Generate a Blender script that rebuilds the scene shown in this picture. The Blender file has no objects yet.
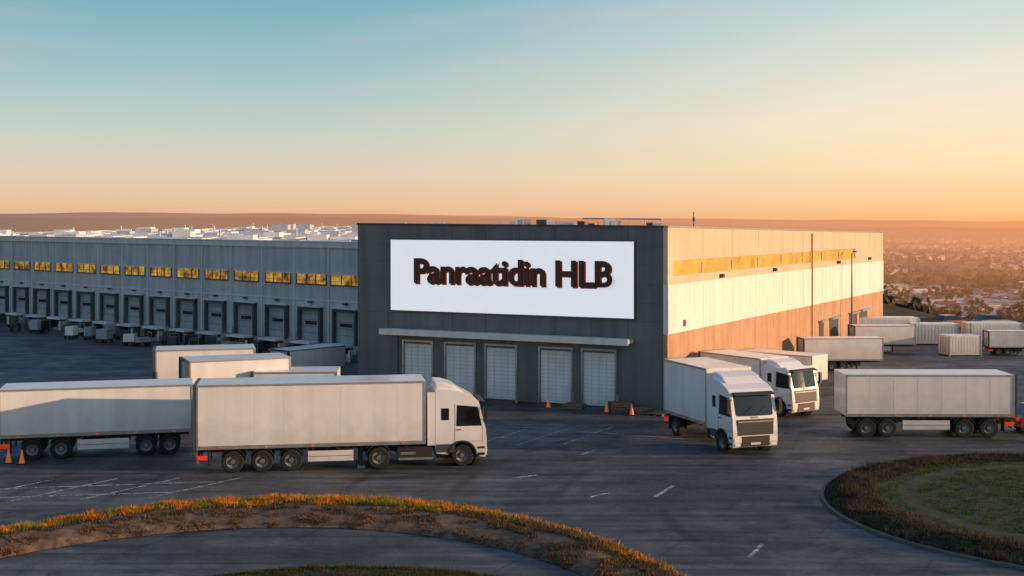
import bpy, math, random
from mathutils import Vector, Matrix, noise as mnoise
random.seed(7)
scene = bpy.context.scene
R = math.radians
COL = scene.collection

# ------------------------------------------------------------ materials
def base_nodes(name):
    m = bpy.data.materials.new(name); m.use_nodes = True
    nt = m.node_tree
    b = nt.nodes['Principled BSDF']
    return m, nt, b
def mat(name, col, rough=0.6, var=0.15, scale=3.0, metal=0.0, bump=0.0, streak=0.0, dirt=0.0, dirt_h=1.5, emit=None, es=0.0, coat=0.0, spec=0.5):
    m, nt, b = base_nodes(name)
    N = nt.nodes; L = nt.links
    b.inputs['Roughness'].default_value = rough
    b.inputs['Metallic'].default_value = metal
    b.inputs['Specular IOR Level'].default_value = spec
    if coat: b.inputs['Coat Weight'].default_value = coat; b.inputs['Coat Roughness'].default_value = .1
    geo = N.new('ShaderNodeNewGeometry')
    nz = N.new('ShaderNodeTexNoise'); nz.inputs['Scale'].default_value = scale; nz.inputs['Detail'].default_value = 6; nz.inputs['Roughness'].default_value=.65
    L.new(geo.outputs['Position'], nz.inputs['Vector'])
    r = N.new('ShaderNodeMapRange'); r.inputs[1].default_value=.3; r.inputs[2].default_value=.7
    r.inputs[3].default_value = 1-var; r.inputs[4].default_value = 1+var
    L.new(nz.outputs['Fac'], r.inputs[0])
    mul = N.new('ShaderNodeVectorMath'); mul.operation='SCALE'
    mul.inputs[0].default_value = col[:3]
    L.new(r.outputs[0], mul.inputs['Scale'])
    out = mul.outputs[0]
    if streak:
        mp = N.new('ShaderNodeMapping'); mp.inputs['Scale'].default_value=(1.6,1.6,.09)
        L.new(geo.outputs['Position'], mp.inputs['Vector'])
        n2 = N.new('ShaderNodeTexNoise'); n2.inputs['Scale'].default_value=1.0; n2.inputs['Detail'].default_value=5
        L.new(mp.outputs[0], n2.inputs['Vector'])
        r2 = N.new('ShaderNodeMapRange'); r2.inputs[1].default_value=.35; r2.inputs[2].default_value=.65
        r2.inputs[3].default_value=1-streak; r2.inputs[4].default_value=1+streak*.6
        L.new(n2.outputs['Fac'], r2.inputs[0])
        m2 = N.new('ShaderNodeVectorMath'); m2.operation='SCALE'
        L.new(out, m2.inputs[0]); L.new(r2.outputs[0], m2.inputs['Scale']); out = m2.outputs[0]
    if dirt:
        sp = N.new('ShaderNodeSeparateXYZ'); L.new(geo.outputs['Position'], sp.inputs[0])
        n3 = N.new('ShaderNodeTexNoise'); n3.inputs['Scale'].default_value=1.7; n3.inputs['Detail'].default_value=7
        L.new(geo.outputs['Position'], n3.inputs['Vector'])
        ad = N.new('ShaderNodeMath'); ad.operation='MULTIPLY_ADD'; ad.inputs[1].default_value=-dirt_h*1.6; 
        L.new(n3.outputs['Fac'], ad.inputs[0]); L.new(sp.outputs['Z'], ad.inputs[2])
        r3 = N.new('ShaderNodeMapRange'); r3.inputs[1].default_value=-dirt_h*.8; r3.inputs[2].default_value=dirt_h*.9
        r3.inputs[3].default_value=dirt; r3.inputs[4].default_value=0
        L.new(ad.outputs[0], r3.inputs[0])
        mx = N.new('ShaderNodeMix'); mx.data_type='RGBA'
        L.new(r3.outputs[0], mx.inputs[0]); L.new(out, mx.inputs[6]); mx.inputs[7].default_value=(.09,.075,.06,1)
        out = mx.outputs[2]
    L.new(out, b.inputs['Base Color'])
    if bump:
        bp = N.new('ShaderNodeBump'); bp.inputs['Strength'].default_value=bump; bp.inputs['Distance'].default_value=.05
        L.new(nz.outputs['Fac'], bp.inputs['Height']); L.new(bp.outputs[0], b.inputs['Normal'])
    if emit:
        b.inputs['Emission Color'].default_value=(*emit,1); b.inputs['Emission Strength'].default_value=es
    return m

def add_painted_haze(nt, shader_out, scale=1700.0, start=450.0):
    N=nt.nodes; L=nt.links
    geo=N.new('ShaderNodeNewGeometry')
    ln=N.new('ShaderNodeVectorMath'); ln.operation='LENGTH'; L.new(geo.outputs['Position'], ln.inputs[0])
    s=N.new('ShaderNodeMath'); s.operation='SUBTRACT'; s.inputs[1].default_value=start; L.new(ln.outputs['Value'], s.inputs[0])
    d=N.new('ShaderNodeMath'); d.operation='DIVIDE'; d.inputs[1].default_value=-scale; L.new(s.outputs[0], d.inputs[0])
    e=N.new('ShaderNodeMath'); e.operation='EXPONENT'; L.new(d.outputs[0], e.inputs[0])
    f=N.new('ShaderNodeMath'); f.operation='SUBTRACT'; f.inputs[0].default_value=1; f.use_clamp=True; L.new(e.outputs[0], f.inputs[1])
    # painted haze: emission mixed into the surface by distance, warmer on the sunward side
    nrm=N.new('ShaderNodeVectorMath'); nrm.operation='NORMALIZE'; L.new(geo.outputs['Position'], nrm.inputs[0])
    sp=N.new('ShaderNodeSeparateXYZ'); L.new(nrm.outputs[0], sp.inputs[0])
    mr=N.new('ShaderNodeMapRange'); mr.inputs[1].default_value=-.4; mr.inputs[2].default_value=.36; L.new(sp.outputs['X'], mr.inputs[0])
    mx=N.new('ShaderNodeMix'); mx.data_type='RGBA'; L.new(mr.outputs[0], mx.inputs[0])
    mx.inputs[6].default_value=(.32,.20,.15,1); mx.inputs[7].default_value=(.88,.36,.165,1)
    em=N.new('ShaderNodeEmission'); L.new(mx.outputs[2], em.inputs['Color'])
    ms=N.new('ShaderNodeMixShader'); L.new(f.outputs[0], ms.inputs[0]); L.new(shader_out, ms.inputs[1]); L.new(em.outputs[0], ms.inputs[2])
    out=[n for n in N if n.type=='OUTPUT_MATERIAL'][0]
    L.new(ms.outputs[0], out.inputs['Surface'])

def attr_mat(name, rough=.9, haze=False, transl=0.0):
    m, nt, b = base_nodes(name)
    a = nt.nodes.new('ShaderNodeAttribute'); a.attribute_name='Col'
    nt.links.new(a.outputs['Color'], b.inputs['Base Color'])
    b.inputs['Roughness'].default_value=rough; b.inputs['Specular IOR Level'].default_value=.2
    sh=b.outputs[0]
    if transl:
        t=nt.nodes.new('ShaderNodeBsdfTranslucent'); nt.links.new(a.outputs['Color'], t.inputs['Color'])
        ms=nt.nodes.new('ShaderNodeMixShader'); ms.inputs[0].default_value=transl
        nt.links.new(sh, ms.inputs[1]); nt.links.new(t.outputs[0], ms.inputs[2])
        out=[n for n in nt.nodes if n.type=='OUTPUT_MATERIAL'][0]; nt.links.new(ms.outputs[0], out.inputs['Surface'])
        sh=ms.outputs[0]
    if haze: add_painted_haze(nt, sh)
    return m

M = {}
M['white'] = mat('truck_white_paint',(.85,.84,.84),.28,.04,.8,dirt=.4,dirt_h=1.1,coat=.4)
M['tarp']  = mat('trailer_panel_white',(.84,.82,.80),.33,.05,.7,dirt=.38,dirt_h=1.5,streak=.07,coat=.15)
M['alu']   = mat('aluminium_trim',(.42,.42,.42),.42,.15,4,metal=.6,dirt=.4)
M['black'] = mat('black_plastic',(.018,.018,.02),.5,.25,6)
M['chassis']=mat('chassis_paint',(.020,.020,.022),.6,.35,6)
M['tyre']  = mat('tyre_rubber',(.015,.014,.014),.85,.3,9)
M['rim']   = mat('wheel_rim',(.20,.20,.21),.4,.3,10,metal=.4)
M['glass'] = mat('cab_glass',(.012,.018,.026),.05,.1,1,spec=.9)
M['lamp']  = mat('headlamp_lens',(.75,.76,.78),.15,.05,4)
M['red']   = mat('tail_lamp',(.60,.03,.015),.3,.1,5,emit=(1,.06,.02),es=.3)
M['orange']= mat('orange_marker',(.75,.16,.02),.4,.1,5,emit=(.9,.2,.02),es=.2)
M['redpaint']=mat('red_car_paint',(.20,.025,.02),.3,.1,1,coat=.5)

M['dark_clad']=mat('dark_grey_cladding',(.15,.155,.16),.55,.14,.5,streak=.18,dirt=.25,dirt_h=1.0)
M['dark_trim']=mat('dark_trim',(.06,.065,.07),.5,.1,1)
M['seam']  = mat('panel_seam',(.085,.088,.09),.6,.1,1)
M['wing']  = mat('precast_concrete_grey',(.50,.51,.51),.8,.12,.6,streak=.18,dirt=.3,dirt_h=1.4,bump=.15)
M['wing_lt']=mat('precast_light_band',(.64,.64,.63),.8,.08,.6,streak=.1)
M['wing_seam']=mat('wing_joint',(.24,.25,.26),.8,.1,1)
M['dockblk']=mat('dock_shelter_rubber',(.07,.073,.078),.8,.3,3)
M['dockdoor']=mat('dock_door_panel',(.33,.35,.37),.55,.15,1.3,streak=.1)
M['dockconc']=mat('dock_concrete',(.30,.29,.28),.85,.25,2,bump=.2)
M['shutter']=mat('white_shutter',(.88,.88,.88),.5,.06,1.2,streak=.08,dirt=.2,dirt_h=.7)
M['shutline']=mat('shutter_groove',(.52,.53,.54),.6,.1,2)
M['canopy']=mat('canopy_metal',(.62,.65,.68),.45,.1,1,metal=.1)
M['tan']   = mat('sand_render',(.68,.50,.36),.8,.07,.4,streak=.07,bump=.1)
M['tan_lo']= mat('terracotta_render',(.52,.30,.18),.85,.16,.5,streak=.16,dirt=.2,dirt_h=1.4,bump=.15)
M['cream'] = mat('cream_panel',(.80,.77,.71),.6,.06,.5,streak=.08)
M['sideglass']=mat('yellow_glazing',(.66,.43,.10),.25,.35,.6)
M['roof']  = mat('white_roof_membrane',(.82,.80,.79),.7,.14,.15)
M['roofunit']=mat('white_roof_unit',(.78,.77,.75),.6,.15,.4)
M['hvac']  = mat('hvac_metal',(.5,.5,.5),.5,.2,2)
M['pole']  = mat('galvanised_steel',(.10,.10,.10),.5,.2,4,metal=.3)
M['sign']  = mat('sign_face',(.80,.81,.84),.4,.02,.5,emit=(.93,.95,1.0),es=.56)
M['text']  = mat('sign_letters',(.06,.016,.014),.4,.2,4)
M['textb'] = mat('sign_letter_edge',(.62,.09,.03),.4,.2,4)
M['wood']  = mat('pallet_wood',(.22,.15,.09),.8,.25,5)
M['kerb']  = mat('kerb_concrete',(.12,.11,.10),.85,.35,3,bump=.3)

def amber():
    m, nt, b = base_nodes('lit_amber_window'); N=nt.nodes; L=nt.links
    geo=N.new('ShaderNodeNewGeometry')
    n=N.new('ShaderNodeTexNoise'); n.inputs['Scale'].default_value=.9; n.inputs['Detail'].default_value=5; n.inputs['Roughness'].default_value=.75
    L.new(geo.outputs['Position'], n.inputs['Vector'])
    r=N.new('ShaderNodeValToRGB'); e=r.color_ramp.elements
    e[0].position=.38; e[0].color=(.05,.03,.01,1); e[1].position=.66; e[1].color=(1.0,.60,.12,1)
    k=e.new(.5); k.color=(.50,.26,.03,1)
    L.new(n.outputs['Fac'], r.inputs[0]); L.new(r.outputs[0], b.inputs['Emission Color']); b.inputs['Emission Strength'].default_value=.62
    b.inputs['Base Color'].default_value=(.05,.04,.03,1); b.inputs['Roughness'].default_value=.12
    return m
M['amber']=amber()

def line_mat():
    m, nt, b = base_nodes('road_paint'); N=nt.nodes; L=nt.links
    geo=N.new('ShaderNodeNewGeometry')
    n=N.new('ShaderNodeTexNoise'); n.inputs['Scale'].default_value=3.5; n.inputs['Detail'].default_value=8; n.inputs['Roughness'].default_value=.8
    L.new(geo.outputs['Position'], n.inputs['Vector'])
    r=N.new('ShaderNodeValToRGB'); e=r.color_ramp.elements
    e[0].position=.44; e[0].color=(.08,.08,.08,1); e[1].position=.58; e[1].color=(.66,.65,.62,1)
    L.new(n.outputs['Fac'], r.inputs[0]); L.new(r.outputs[0], b.inputs['Base Color']); b.inputs['Roughness'].default_value=.7
    return m
M['line']=line_mat()

def asphalt():
    m, nt, b = base_nodes('asphalt'); N=nt.nodes; L=nt.links
    geo=N.new('ShaderNodeNewGeometry'); P=geo.outputs['Position']
    def noi(s,d,ro=.6,vec=None):
        n=N.new('ShaderNodeTexNoise'); n.inputs['Scale'].default_value=s; n.inputs['Detail'].default_value=d; n.inputs['Roughness'].default_value=ro
        L.new(vec or P, n.inputs['Vector']); return n.outputs['Fac']
    def mr(x,a,b_,c,d):
        r=N.new('ShaderNodeMapRange'); r.inputs[1].default_value=a; r.inputs[2].default_value=b_; r.inputs[3].default_value=c; r.inputs[4].default_value=d
        L.new(x, r.inputs[0]); return r.outputs[0]
    def mul(a,b_):
        n=N.new('ShaderNodeMath'); n.operation='MULTIPLY'; L.new(a,n.inputs[0]); L.new(b_,n.inputs[1]); return n.outputs[0]
    def mapv(loc,rot,sc):
        mp=N.new('ShaderNodeMapping'); mp.inputs['Location'].default_value=loc; mp.inputs['Rotation'].default_value=rot; mp.inputs['Scale'].default_value=sc; L.new(P,mp.inputs['Vector']); return mp.outputs[0]
    v=mul(mul(mr(noi(.07,6),.32,.68,.55,1.5),mr(noi(.5,8,.7),.3,.7,.58,1.45)),mr(noi(6,6,.9),.3,.7,.55,1.5))
    v=mul(v,mr(noi(1.0,5,.7,mapv((0,0,0),(0,0,R(12)),(.08,1.3,1))),.38,.66,.62,1.5))
    v=mul(v,mr(noi(1.0,4,.6,mapv((7,3,0),(0,0,R(-52)),(.07,1.9,1))),.42,.62,.84,1.25))
    wp=N.new('ShaderNodeVectorMath'); wp.operation='ADD'
    nc=N.new('ShaderNodeTexNoise'); nc.inputs['Scale'].default_value=.45; nc.inputs['Detail'].default_value=7; L.new(P,nc.inputs['Vector'])
    sc=N.new('ShaderNodeVectorMath'); sc.operation='SCALE'; sc.inputs['Scale'].default_value=4.0; L.new(nc.outputs['Color'],sc.inputs[0])
    L.new(P,wp.inputs[0]); L.new(sc.outputs[0],wp.inputs[1])
    for s,wd,lo in((.10,.006,.6),(.27,.008,.78)):
        vo=N.new('ShaderNodeTexVoronoi'); vo.feature='DISTANCE_TO_EDGE'; vo.inputs['Scale'].default_value=s; L.new(wp.outputs[0],vo.inputs['Vector'])
        v=mul(v,mr(vo.outputs['Distance'],.0,wd,lo,1))
    gate=mr(noi(.12,3),.48,.58,0,1)   # turning marks only in some areas
    for loc,scl in(((-6,-20,0),.05),((-24,-50,0),.07)):
        wv=N.new('ShaderNodeTexWave'); wv.wave_type='RINGS'; wv.rings_direction='Z'; wv.inputs['Scale'].default_value=scl; wv.inputs['Distortion'].default_value=3.0; wv.inputs['Detail'].default_value=3; wv.inputs['Detail Scale'].default_value=.3
        L.new(mapv(loc,(0,0,0),(1,1,1)),wv.inputs['Vector'])
        dk=mr(wv.outputs['Fac'],.0,.05,.5,0); dk=mul(dk,gate)
        sb=N.new('ShaderNodeMath'); sb.operation='SUBTRACT'; sb.inputs[0].default_value=1; L.new(dk,sb.inputs[1]); v=mul(v,sb.outputs[0])
    br=N.new('ShaderNodeTexBrick'); br.inputs['Scale'].default_value=.06; br.inputs['Mortar Size'].default_value=.004; br.inputs['Color1'].default_value=(.85,.85,.85,1); br.inputs['Color2'].default_value=(1.12,1.12,1.12,1); br.inputs['Mortar'].default_value=(.7,.7,.7,1)
    L.new(mapv((2,1,0),(0,0,R(26)),(1,1,1)),br.inputs['Vector'])
    sx=N.new('ShaderNodeSeparateXYZ'); L.new(br.outputs['Color'],sx.inputs[0]); v=mul(v,sx.outputs['X'])
    cs=N.new('ShaderNodeVectorMath'); cs.operation='SCALE'; cs.inputs[0].default_value=(.064,.067,.072); L.new(v,cs.inputs['Scale'])
    L.new(cs.outputs[0], b.inputs['Base Color'])
    L.new(mr(noi(.35,7,.7),.32,.68,.36,.9), b.inputs['Roughness']); b.inputs['Specular IOR Level'].default_value=.4
    bp=N.new('ShaderNodeBump'); bp.inputs['Strength'].default_value=.5; bp.inputs['Distance'].default_value=.03
    L.new(noi(6,7,.85),bp.inputs['Height']); L.new(bp.outputs[0],b.inputs['Normal'])
    return m
M['asphalt']=asphalt()

def earth():
    m, nt, b = base_nodes('valley_ground'); N=nt.nodes; L=nt.links
    geo=N.new('ShaderNodeNewGeometry')
    n=N.new('ShaderNodeTexNoise'); n.inputs['Scale'].default_value=.01; n.inputs['Detail'].default_value=12; n.inputs['Roughness'].default_value=.75
    L.new(geo.outputs['Position'], n.inputs['Vector'])
    r=N.new('ShaderNodeValToRGB'); e=r.color_ramp.elements
    e[0].position=.38; e[0].color=(.03,.026,.016,1); e[1].position=.66; e[1].color=(.34,.21,.13,1)
    k=e.new(.5); k.color=(.10,.07,.04,1)
    L.new(n.outputs['Fac'], r.inputs[0]); L.new(r.outputs[0], b.inputs['Base Color']); b.inputs['Roughness'].default_value=.95; b.inputs['Specular IOR Level'].default_value=.1
    add_painted_haze(nt,b.outputs[0])
    return m
M['earth']=earth()

def soil(name,c0,c1,scale=1.2):
    m, nt, b = base_nodes(name); N=nt.nodes; L=nt.links
    geo=N.new('ShaderNodeNewGeometry')
    n=N.new('ShaderNodeTexNoise'); n.inputs['Scale'].default_value=scale; n.inputs['Detail'].default_value=9; n.inputs['Roughness'].default_value=.75
    L.new(geo.outputs['Position'], n.inputs['Vector'])
    r=N.new('ShaderNodeValToRGB'); e=r.color_ramp.elements
    e[0].position=.36; e[0].color=(*c0,1); e[1].position=.66; e[1].color=(*c1,1)
    L.new(n.outputs['Fac'], r.inputs[0]); L.new(r.outputs[0], b.inputs['Base Color']); b.inputs['Roughness'].default_value=.95
    bp=N.new('ShaderNodeBump'); bp.inputs['Strength'].default_value=.8; bp.inputs['Distance'].default_value=.1
    L.new(n.outputs['Fac'],bp.inputs['Height']); L.new(bp.outputs[0],b.inputs['Normal'])
    return m
M['soil']=soil('berm_soil',(.04,.028,.020),(.24,.155,.10),1.8)
M['lawn']=soil('lawn_soil',(.022,.027,.012),(.07,.08,.03),1.5)

# ------------------------------------------------------------ mesh builder
class MB:
    def __init__(s): s.v=[]; s.f=[]; s.m=[]; s.mats=[]
    def mi(s,k):
        if k not in s.mats: s.mats.append(k)
        return s.mats.index(k)
    def add(s,vs,fs,k):
        o=len(s.v); s.v+= [tuple(p) for p in vs]; i=s.mi(k)
        for f in fs: s.f.append([o+a for a in f]); s.m.append(i)
    def hexa(s,p,k):
        s.add(p,[(3,2,1,0),(4,5,6,7),(0,1,5,4),(1,2,6,5),(2,3,7,6),(3,0,4,7)],k)
    def box(s,x0,x1,y0,y1,z0,z1,k):
        s.hexa([(x0,y0,z0),(x1,y0,z0),(x1,y1,z0),(x0,y1,z0),(x0,y0,z1),(x1,y0,z1),(x1,y1,z1),(x0,y1,z1)],k)
    def prism_y(s,prof,y0,y1,k):
        n=len(prof); vs=[(x,y0,z) for x,z in prof]+[(x,y1,z) for x,z in prof]
        fs=[tuple(range(n)),tuple(range(2*n-1,n-1,-1))]+[(i,i+n,(i+1)%n+n,(i+1)%n) for i in range(n)]
        s.add(vs,fs,k)
    def lathe_y(s,c,prof,ks,seg=22):
        for j in range(len(prof)-1):
            (y0,r0),(y1,r1)=prof[j],prof[j+1]
            vs=[];fs=[]
            for i in range(seg):
                a=2*math.pi*i/seg
                vs.append((c[0]+r0*math.cos(a),c[1]+y0,c[2]+r0*math.sin(a)))
                vs.append((c[0]+r1*math.cos(a),c[1]+y1,c[2]+r1*math.sin(a)))
            for i in range(seg):
                a=2*i; b=2*((i+1)%seg); fs.append((a,a+1,b+1,b))
            s.add(vs,fs,ks[j])
    def cyl(s,p0,p1,r,k,seg=10,r1=None):
        p0=Vector(p0);p1=Vector(p1); d=(p1-p0).normalized(); u=d.orthogonal().normalized(); w=d.cross(u); r1=r if r1 is None else r1
        vs=[]
        for p,rr in((p0,r),(p1,r1)):
            for i in range(seg):
                a=2*math.pi*i/seg; vs.append(p+u*math.cos(a)*rr+w*math.sin(a)*rr)
        fs=[(i,(i+1)%seg,(i+1)%seg+seg,i+seg) for i in range(seg)]+[tuple(range(seg-1,-1,-1)),tuple(range(seg,2*seg))]
        s.add(vs,fs,k)
    def slab(s,p0,p1,z,off,th,k):
        if len(z)==2: z=(z[0],z[1],z[0],z[1])
        p0=Vector(p0);p1=Vector(p1); d=(p1-p0).normalized(); n=Vector((d.y,-d.x))
        a=p0+n*off;b=p1+n*off;c=p1+n*(off+th);e=p0+n*(off+th)
        s.hexa([(e.x,e.y,z[0]),(c.x,c.y,z[2]),(b.x,b.y,z[2]),(a.x,a.y,z[0]),(e.x,e.y,z[1]),(c.x,c.y,z[3]),(b.x,b.y,z[3]),(a.x,a.y,z[1])],k)
    def poly_prism(s,pts,z0,z1,k):
        n=len(pts); z1=z1 if isinstance(z1,(list,tuple)) else [z1]*n
        vs=[(p[0],p[1],z0) for p in pts]+[(p[0],p[1],z1[i]) for i,p in enumerate(pts)]
        fs=[tuple(range(n-1,-1,-1)),tuple(range(n,2*n))]+[(i,(i+1)%n,(i+1)%n+n,i+n) for i in range(n)]
        s.add(vs,fs,k)
    def obj(s,name,parent=None,bevel=0,seg=2,smooth=False):
        me=bpy.data.meshes.new(name); me.from_pydata(s.v,[],s.f)
        for k in s.mats: me.materials.append(M[k])
        me.polygons.foreach_set('material_index',s.m)
        if smooth: me.polygons.foreach_set('use_smooth',[True]*len(s.f))
        me.update()
        o=bpy.data.objects.new(name,me); COL.objects.link(o)
        if parent: o.parent=parent
        if bevel:
            b=o.modifiers.new('bevel','BEVEL'); b.width=bevel; b.segments=seg; b.limit_method='ANGLE'; b.angle_limit=R(35)
        return o
def empty(name,loc=(0,0,0),rz=0,sc=1):
    e=bpy.data.objects.new(name,None); COL.objects.link(e); e.location=loc; e.rotation_euler=(0,0,rz); e.scale=(sc,)*3; e.empty_display_size=.3
    return e

# ------------------------------------------------------------ vehicles
def wheel(mb,x,y,r=.5,w=.30,z=None):
    s=1 if y>0 else -1; z=r if z is None else z
    pr=[(-w/2,.55*r),(-w/2,.92*r),(-w/2+.04,r),(w/2-.04,r),(w/2,.92*r),(w/2,.58*r),(w/2-.06,.54*r),(w/2-.13,.26*r),(w/2+.01,.2*r),(w/2+.01,.001)]
    ks=['tyre']*5+['rim']*4
    mb.lathe_y((x,y,z),[(a*s,b) for a,b in pr],ks)
def trailer_parts(root,L,zt=4.0,x0=0,zb=1.12,axles=(1.9,3.2,4.5),legs=True,front_axle=False,pmat='tarp',reefer=False):
    W=1.275
    b=MB(); b.box(x0,x0+L,-W,W,zb,zt,pmat); b.obj('cargo_body',root,.03,2)
    t=MB()
    for s in(-1,1):
        y0,y1=sorted((s*W,s*(W+.022)))
        t.box(x0+.01,x0+L-.01,y0,y1,zb-.03,zb+.13,'alu'); t.box(x0+.01,x0+L-.01,y0,y1,zt-.10,zt-.005,'alu')
        for xx in (x0+.005,x0+L-.095): t.box(xx,xx+.09,y0,y1-.001 if s>0 else y1,zb+.131,zt-.101,'alu')
    n=int(L/1.25)
    for i in range(1,n):
        xx=x0+L*i/n
        for s in(-1,1):
            y0,y1=sorted((s*W,s*(W+.004))); t.box(xx-.005,xx+.005,y0,y1,zb+.131,zt-.101,'cream')
    for i in range(5):
        xx=x0+L*(i+.5)/5
        for s in(-1,1):
            y0,y1=sorted((s*(W+.023),s*(W+.045))); t.box(xx-.06,xx+.06,y0,y1,zb+.01,zb+.07,'orange' if i else 'red')
    t.box(x0-.14,x0,-W-.01,W+.01,zb-.02,zb+.12,'dark_trim'); t.box(x0-.14,x0,-W-.01,W+.01,zt-.12,zt+.01,'dark_trim')
    for yy in(-W-.01,W-.09): t.box(x0-.14,x0,yy,yy+.10,zb+.121,zt-.121,'dark_trim')
    t.box(x0-.02,x0,-.015,.015,zb+.121,zt-.121,'black')
    for yy in(-.85,-.35,.35,.85):
        t.cyl((x0-.05,yy,zb+.13),(x0-.05,yy,zt-.13),.018,'alu',6)
        t.box(x0-.085,x0-.03,yy-.02,yy+.2,zb+.9,zb+.94,'alu')
    for yy in(-1.2,1.08): t.box(x0-.16,x0-.141,yy,yy+.12,zt-.09,zt-.03,'red')
    t.obj('body_trim',root)
    c=MB()
    for yy in(-.5,.42): c.box(x0+.1,x0+L-.2,yy,yy+.08,zb-.28,zb-.031,'chassis')
    k=x0+.4
    while k<x0+L-.3:
        c.box(k,k+.06,-W+.06,W-.06,zb-.14,zb-.032,'chassis'); k+=.9
    c.box(x0+.02,x0+.12,-1.2,1.2,.48,.62,'alu')
    for yy in(-.7,.62): c.box(x0+.03,x0+.11,yy,yy+.08,.62,zb-.04,'chassis')
    for yy in(-1.2,.85): c.box(x0-.02,x0+.019,yy,yy+.35,.64,.80,'red')
    for s in(-1,1): c.box(x0+.06,x0+.5,*sorted((s*1.24,s*1.262)),.62,.82,'red')
    for yy in(-1.22,.72): c.box(x0+.5,x0+.53,yy,yy+.5,.3,.95,'black')
    ax=[x0+a for a in axles]
    if front_axle: ax+= [x0+L-1.1,x0+L-2.2]
    for a in ax:
        c.cyl((a,-1.1,.5),(a,1.1,.5),.08,'chassis',8)
        c.box(a-.5,a+.5,-.8,.8,.42,.8,'black')
        for s in(-1,1): wheel(c,a,s*1.09)
        for s in(-1,1):
            pr=[]
            for i in range(9):
                an=math.pi*(.12+.76*i/8); pr.append((a+.60*math.cos(an),.5+.60*math.sin(an)))
            pr+= [(a+.565*math.cos(math.pi*(.88-.76*i/8)),.5+.565*math.sin(math.pi*(.88-.76*i/8))) for i in range(9)]
            c.prism_y([(p[0],min(p[1],zb-.04)) for p in pr],min(s*.93,s*1.24),max(s*.93,s*1.24),'black')
    g0=max(ax[:len(axles)])+.75; g1=x0+L-(3.3 if not front_axle else 3.0)
    if g1>g0+.5:
        for s in(-1,1):
            y0,y1=sorted((s*1.19,s*1.225))
            c.box(g0,g1,y0,y1,.42,.90,'white')
            c.box(g0,g1,*sorted((s*1.226,s*1.24)),.64,.67,'alu')
            q=g0+.2
            while q<g1: c.box(q,q+.06,min(s*1.12,s*1.189),max(s*1.12,s*1.189),.45,zb-.04,'chassis'); q+=1.1
    if legs and not front_axle:
        for s in(-1,1):
            c.box(x0+L-3.0,x0+L-2.86,min(s*.82,s*.96),max(s*.82,s*.96),.12,zb-.04,'chassis'); c.box(x0+L-3.1,x0+L-2.76,min(s*.74,s*1.04),max(s*.74,s*1.04),.0,.12,'alu')
        c.box(x0+L-2.97,x0+L-2.89,-.82,.82,.6,.66,'chassis')
    if legs:
        c.box(g0+.2,g0+1.3,-.9,.9,.5,.84,'black')
    c.obj('running_gear',root)

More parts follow.
